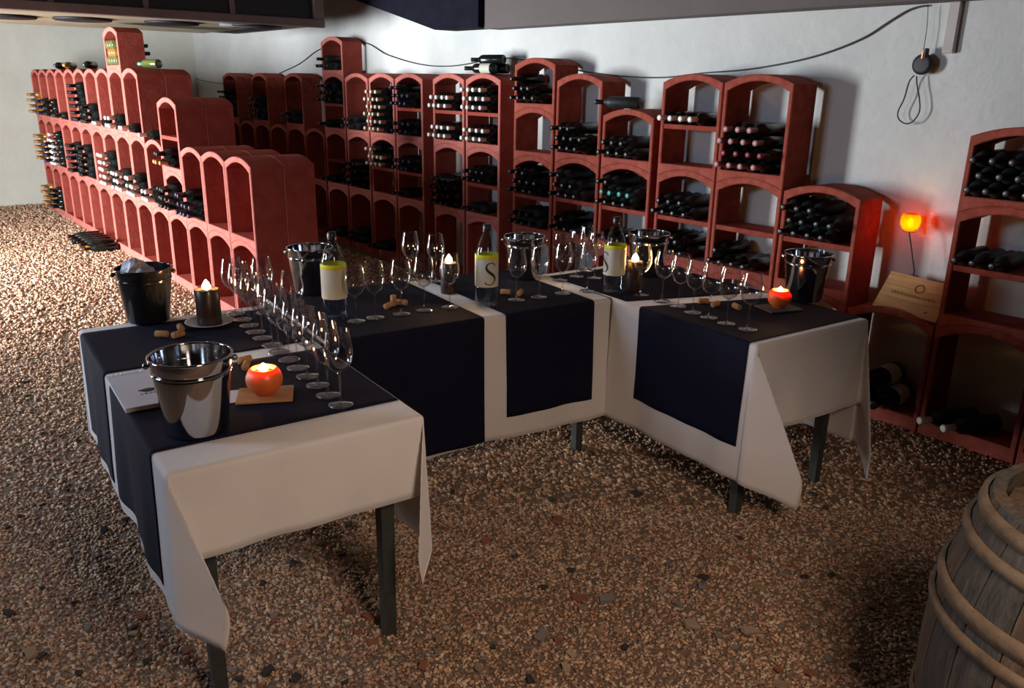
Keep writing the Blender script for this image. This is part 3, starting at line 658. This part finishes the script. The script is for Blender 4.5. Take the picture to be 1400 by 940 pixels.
# ------------------------------------------------------------------ candles
def flame(parent, z, h=.03, r=.008, power=1.2):
    G().lathe([(0, 0), (r*.7, h*.12), (r, h*.33), (r*.75, h*.6), (r*.3, h*.85), (0, h)], 12).build('flame', MT['flame'], parent, True, (0, 0, z))
    l = light('candle_light', 'POINT', (0, 0, z+h*.5), power, (1, .52, .18), shadow_soft_size=.012); l.parent = parent
def ball_candle(px, s, ang, base, label, blabel):
    p = atz(*px, .74)
    bs = G()
    if base == 'board': bs.box(-.078, .078, -.062, .062, 0, .006, .0015); bo = bs.build('coaster', MT['board'])
    else: bs.box(-.078, .078, -.06, .06, 0, .006, .0015); bo = bs.build('coaster', MT['slate'])
    bo.location = (p[0], p[1], TZ+.0011); bo.rotation_euler = (0, 0, ang); tag(bo, blabel, 'coaster')
    o = empty('ball_candle', (p[0], p[1], TZ+.0072)); o.scale = (s, s, s)
    R0 = .052; out = [(0, .001), (.026, .0)]+[(R0*math.sin(t), .046-R0*math.cos(t)*.92) for t in [R(30+8*i) for i in range(14)]]
    rt, zt_ = out[-1]
    out += [(rt-.004, zt_+.001), (rt-.007, zt_-.004), (rt-.009, zt_-.018)]
    G().lathe(out+[(0, zt_-.02)], 32).build('wax_ball', MT['wax_orange'], o, True)
    G().lathe([(rt-.0085, zt_-.010), (0, zt_-.011)], 28).build('melted_pool', MT['wax_pool'], o, True)
    G().lathe([(.0012, zt_-.011), (.0010, zt_-.001), (0, zt_)], 8).build('wick', MT['wick'], o)
    flame(o, zt_-.010, .026, .014, 3.2)
    return tag(o, label, 'candle')
ball_candle((363, 540), 1.0, R(64), 'board', 'lit orange ball candle on a wooden coaster', 'rectangular wooden coaster under the orange ball candle')
ball_candle((1064, 421), .92, R(70), 'slate', 'lit orange ball candle on dark slate by the racks', 'dark slate coaster under the orange candle by the racks')
def pillar(px, h, r, label, saucer=False, power=1.3, m='wax_dark'):
    p = atz(*px, .74); z0 = TZ
    if saucer:
        so = G().lathe([(0, .0), (.05, 0), (.085, .012), (.088, .014), (.084, .0145), (.05, .004), (0, .004)], 32).build('saucer', MT['plate'], None, True, (p[0], p[1], TZ)); tag(so, 'pale saucer under the dark pillar candle', 'saucer'); z0 += .0042
    o = empty('pillar_candle', (p[0], p[1], z0))
    G().lathe([(0, 0), (r, 0), (r+.001, .004), (r, h*.5), (r+.001, h-.004), (r-.002, h), (r-.006, h-.004), (r-.010, h-.016), (0, h-.018)], 28).build('wax_pillar', MT[m], o, True)
    G().lathe([(r-.009, h-.012), (0, h-.013)], 24).build('melted_pool', MT['wax_pool'], o, True)
    G().lathe([(.0013, h-.013), (.001, h), (0, h+.001)], 8).build('wick', MT['wick'], o)
    flame(o, h-.006, .042, .016, power*1.6)
    return tag(o, label, 'candle')
pillar((287, 442), .132, .044, 'lit dark brown pillar candle on a saucer', True, 1.5)
pillar((614, 399), .135, .036, 'lit dark pillar candle behind the glasses on connecting table', False, 1.3)
pillar((866, 396), .135, .036, 'lit dark pillar candle beside bucket on the arm by racks', False, 1.3)
# amber wall candle on an iron spike behind the crate lid
YS = YB+.1428
pc = aty(1243, 315, YS); pb = aty(1250, 370, YS)
o = empty('spike_candle', (pc[0], YS, 0))
zb_ = HL+RISE*(1-((pb[0]-.004+1.852)/.22)**2)-.002
G().tube([(pb[0]-pc[0]-.004, 0, zb_), (pb[0]-pc[0], 0, pb[2]), (0, 0, pc[2]-.004)], .0035).build('iron_spike', MT['iron'], o)
G().lathe([(0, 0), (.028, 0), (.028, .003), (0, .003)], 20).build('drip_tray', MT['iron'], o, False, (0, 0, pc[2]-.005))
G().lathe([(0, 0), (.022, .0), (.036, .010), (.045, .030), (.047, .048), (.044, .068), (.037, .082), (.0345, .082), (.0415, .067), (.0445, .048), (.0425, .031), (.034, .013), (0, .004)], 24).build('amber_cup', MT['amber'], o, True, (0, 0, pc[2]))
fl = G().lathe([(0, 0), (.009, .006), (.014, .02), (.009, .038), (0, .05)], 12).build('flame', MT['flame'], o, True, (0, 0, pc[2]+.016))
l = light('candle_light', 'POINT', (0, 0, pc[2]+.04), .22, (1, .5, .16), shadow_soft_size=.01); l.parent = o
tag(o, 'lit amber glass candle on an iron spike behind the crate lid', 'candle')

# ------------------------------------------------------------------ corks
CK = G().lathe([(0, 0), (.0105, 0), (.0118, .0015), (.0118, .0425), (.0105, .044), (0, .044)], 14).mesh('cork', MT['cork'], True)
def cork(p, rot, label): return tag(ob('cork', CK, None, tuple(p), rot), label, 'cork', 'corks on the tables')
def cork_lying(px, ang, label):
    p = atz(*px, .74); return cork((p[0], p[1], TZ+.0122), (R(90), 0, ang), label)
q = atz(538, 417, .74)
cork((q[0], q[1], TZ+.0006), (0, 0, 0), 'cork standing upright among lying corks')
cork((q[0]+.01, q[1]-.018, TZ+.0122), (R(90), 0, R(30)), 'cork lying before the upright cork'); cork((q[0]+.03, q[1]+.045, TZ+.0122), (R(90), 0, R(-60)), 'cork lying beside the upright cork')
cork_lying((698, 402), R(-50), 'cork lying beside the lettered water bottle'); cork_lying((713, 401), R(35), 'cork lying before the steel bucket behind the glasses')
for x, y, aa in ((251, 458, 20), (246, 449, 80), (230, 460, -40)): cork_lying((x, y), R(aa), 'cork lying between the dark-looking bucket and the pillar candle')
for x, y, aa in ((338, 500, 60), (343, 493, 10)): cork_lying((x, y), R(aa), 'cork lying behind the orange ball candle')
for x, y, aa in ((981, 417, 10), (1003, 420, 70), (968, 414, -30)): cork_lying((x, y), R(aa), 'cork lying behind the glass row near the racks')

# ------------------------------------------------------------------ notepad, papers
c00 = atz(149, 499, .745); c10 = atz(262, 487, .745); c01 = atz(172, 563, .745)
ang = math.atan2(VX[1], VX[0]); pw, pl = .235, .30
o = empty('notepad', (-2.415, .497, TZ), math.atan2(VX[1], VX[0]))
G().box(0, pw, -.15, .15, 0, .012, .001).build('page_block', MT['paper'], o)
G().box(-.001, pw+.001, -.151, .151, .012, .0135).build('cover_sheet', MT['paper'], o)
for k in range(16):
    x = .012+k*(pw-.024)/15; g = G().tube([(x, .147+.008*math.cos(t), .008+.010*math.sin(t)) for t in [2*PI*i/12 for i in range(12)]], .0011, 6, True); g.build('spiral_ring', MT['chrome_dull'], o, True)
g = G().add([(.082+.024*math.cos(t)*(1+.25*math.sin(3*t)), -.03+.016*math.sin(t), .0139) for t in [2*PI*i/20 for i in range(20)]], [tuple(range(20))]); g.build('printed_emblem', MT['ink'], o)
g = G()
for k in range(5): g.box(.056+k*.012, .064+k*.012, -.062, -.057+.003*(k % 2), .0136, .0139)
g.build('printed_line', MT['ink'], o)
tag(o, 'white spiral notepad with a dark emblem, beside shiny bucket', 'notepad')
lq = atz(322, 537, .74); o = G().box(-.07, .07, -.05, .05, 0, .0012).build('folded_leaflet', MT['paper'], None, False, (lq[0]+.025, lq[1]+.008, TZ), (0, 0, R(70))); tag(o, 'white folded leaflet lying between shiny bucket and ball candle', 'leaflet')

# ------------------------------------------------------------------ crate lid leaning on the low block
zl = HL+.048
q0 = aty(1189, 408, YB-.005); q1 = aty(1272, 434, YB-.005)
o = empty('crate_lid', (q0[0]+.012, YB+.01, zl-.012)); o.rotation_euler = (R(-38), R(3.0), 0)
wd_, ht_ = .318, .205
for k in range(3):
    G().box(0, wd_, -.006, .006, k*ht_/3+.0004, (k+1)*ht_/3-.0004, .0012).build('plank', MT['crate'], o)
g = G().lathe([(.018, 0), (.024, 0), (.024, .0006), (.018, .0006)], 24, True); g.V = [(x+.175, -.0062-z, y+.145) for x, y, z in g.V]; g.build('branded_emblem', MT['burn'], o)
rr = random.Random(5); g = G(); x = .055
while x < .27:
    w_ = rr.uniform(.006, .012); h_ = rr.uniform(.009, .015); g.box(x, x+w_*.4, -.0068, -.006, .095, .095+h_); g.box(x, x+w_, -.0068, -.006, .095, .0985); x += w_+.003
g.build('branded_line', MT['burn'], o)
G().box(.245, .263, -.0068, -.006, .030, .037).build('branded_mark', MT['burn'], o)
tag(o, 'pale pine crate lid with branded emblem leaning on the rack', 'crate lid')

# ------------------------------------------------------------------ barrel
BX, BY = -.338, 1.912
o = empty('barrel', (BX, BY, 0), R(8))
hb, rh, rb = .80, .262, .345
def rad(z): t = (z/hb-.5)*2; return rb-(rb-rh)*t*t
nst = 22
for k in range(nst):
    a0 = 2*PI*k/nst+.006; a1 = 2*PI*(k+1)/nst-.006; V = []; rowz = [hb*i/10 for i in range(11)]; jj = random.uniform(-.002, .002)
    for z in rowz:
        r_ = rad(z)+jj
        for a_, d in ((a0, 0), ((a0+a1)/2, .001), (a1, 0), (a1, -.024), (a0, -.024)): V.append(((r_+d)*math.cos(a_), (r_+d)*math.sin(a_), z))
    Fc = [(i*5+j, i*5+(j+1) % 5, i*5+5+(j+1) % 5, i*5+5+j) for i in range(10) for j in range(5)]+[(4, 3, 2, 1, 0), tuple(50+j for j in range(5))]
    ob('stave', me('stave', V, Fc, MT['stave' if k % 3 else 'stave2']), o)
for z, hh in ((.03, .035), (.09, .03), (.21, .04), (.265, .03), (.535, .03), (.59, .04), (.71, .03), (.77, .035)):
    pr = [(rad(z)+.0015, z-hh/2), (rad(z)+.007, z-hh/2+.003), (rad(z)+.011, z), (rad(z)+.007, z+hh/2-.003), (rad(z+hh/2)+.0015, z+hh/2)]
    g = G().lathe(pr, 44); g.F = g.F[:-2]; g.build('hoop', MT['hoop'], o, True)
for k in range(5):
    y0 = -.225+.09*k; y1 = y0+.088; ym = max(abs(y0), abs(y1)); 
    def xx(y): return math.sqrt(max(.0, .228**2-min(abs(y), .2279)**2))
    V = [(-xx(y0), y0, hb-.05), (xx(y0), y0, hb-.05), (xx(y1), y1, hb-.05), (-xx(y1), y1, hb-.05)]
    if k == 2: V = [(-.228, y0, hb-.05), (.228, y0, hb-.05), (.228, y1, hb-.05), (-.228, y1, hb-.05)]
    V += [(x, y, z+.02) for x, y, z in V]
    ob('head_board', me('head_board', V, [(3, 2, 1, 0), (4, 5, 6, 7), (0, 1, 5, 4), (1, 2, 6, 5), (2, 3, 7, 6), (3, 0, 4, 7)], MT['stave2']), o)
tag(o, 'weathered oak barrel with pale wooden hoops standing on the gravel', 'barrel')

# ------------------------------------------------------------------ cable and pulley on the wall
YC = YW-.012
def wallpts(px): return [tuple(aty(x, y, YC)) for x, y in px]
def smooth(P, n=6):
    P = [np.array(p) for p in P]; out = []
    for i in range(len(P)-1):
        p0, p1, p2, p3 = P[max(i-1, 0)], P[i], P[i+1], P[min(i+2, len(P)-1)]
        for k in range(n):
            f = k/n; out.append(.5*((2*p1)+(-p0+p2)*f+(2*p0-5*p1+4*p2-p3)*f*f+(-p0+3*p1-3*p2+p3)*f**3))
    return out+[P[-1]]
px = [(255, 106), (330, 116), (400, 92), (440, 66), (495, 58), (530, 75), (575, 88), (620, 90), (680, 80), (715, 82), (760, 90), (800, 98), (850, 104), (905, 106), (960, 100), (1020, 95), (1080, 85), (1130, 72), (1180, 52), (1215, 30), (1240, 15), (1258, 9), (1269, 8)]
o = G().tube([(max(p[0], XL+.006), p[1], p[2]) for p in smooth(wallpts(px))], .0042, 6).build('wall_cable', MT['cable'], None, True); tag(o, 'black cable strung loosely along the white wall', 'cable')
pp = aty(1263, 88, YC-.02); o = empty('cable_pulley', (pp[0], YC-.03, pp[2]))
g = G().lathe([(0, -.014), (.030, -.014), (.046, -.012), (.048, -.006), (.044, 0), (.048, .006), (.046, .012), (.030, .014), (0, .014)], 32); g.V = [(x, z, y) for x, y, z in g.V]; g.build('wheel', MT['iron'], o, True)
G().box(.004, .014, -.016, .016, .02, .072, .002).build('bracket', MT['iron'], o); G().box(-.006, .003, -.018, -.012, .025, .062, .001).build('copper_strip', MT['copper'], o)
def rel(px_): return [tuple(aty(x, y, YC-.03)-np.array([pp[0], YC-.03, pp[2]])) for x, y in px_]
G().tube(smooth(rel([(1269, 9), (1267, 40), (1262, 72)])), .0018, 6).build('suspension_cord', MT['cable'], o, True)
G().tube(smooth(rel([(1250, 103), (1243, 112), (1236, 135), (1228, 152), (1229, 163), (1239, 169), (1249, 165), (1257, 152), (1257, 135), (1254, 118), (1253, 104)])), .0036, 6).build('cable_loop', MT['cable'], o, True)
tag(o, 'round black pulley with a hanging cable loop on the wall', 'pulley')

# ------------------------------------------------------------------ ceiling-hung cooling unit, top left
UX0, UX1, UY1, UZ = -9.0, -7.0, 3.50, 2.055
o = empty('cooling_unit', ((UX0+UX1)/2, 0, UZ)); ox = (UX0+UX1)/2
def ub(n, x0, x1, y0, y1, z0, z1, m, b=.004): return G().box(x0-ox, x1-ox, y0, y1, z0-UZ, z1-UZ, b).build(n, MT[m], o)
ub('casing', UX0, UX1-.02, -1.2, UY1-.03, UZ+.012, ZC, 'unit_dark'); ub('underside', UX0, UX1-.03, -1.2, UY1-.35, UZ, UZ+.012, 'unit_under', .002)
ub('bottom_rail', UX1-.05, UX1+.03, -1.2, UY1, UZ-.005, UZ+.06, 'unit_rail'); ub('end_rail', UX0, UX1, UY1-.06, UY1, UZ+.01, UZ+.05, 'unit_rail')
ub('end_post', UX1-.05, UX1+.02, UY1-.09, UY1, UZ+.06, ZC, 'unit_rail')
for px_, py_ in ((70, 4), (200, 4), (318, 6)):
    d = _ray(px_, py_); yy = d[1]*UX1/d[0]; ub('divider', UX1-.02, UX1, yy-.02, yy+.02, UZ+.06, ZC, 'unit_rail')
for x, y in ((8, 21), (113, 25), (235, 30), (345, 34)):
    p = atz(x, y, UZ); f_ = G().lathe([(0, -.018), (.20, -.018), (.215, -.012), (.215, .002), (0, .002)], 32)
    f_.build('fan', MT['fan'], o, True, (p[0]-ox, p[1], -.003))
p = atz(385, 35, UZ); G().tube([(p[0]-ox-.1, p[1]-.5, -.01), (p[0]-ox, p[1], -.01)], .018).build('drain_pipe', MT['pipe'], o, True)
tag(o, 'long dark ceiling-hung cooling unit with round black fans underneath', 'cooling unit')
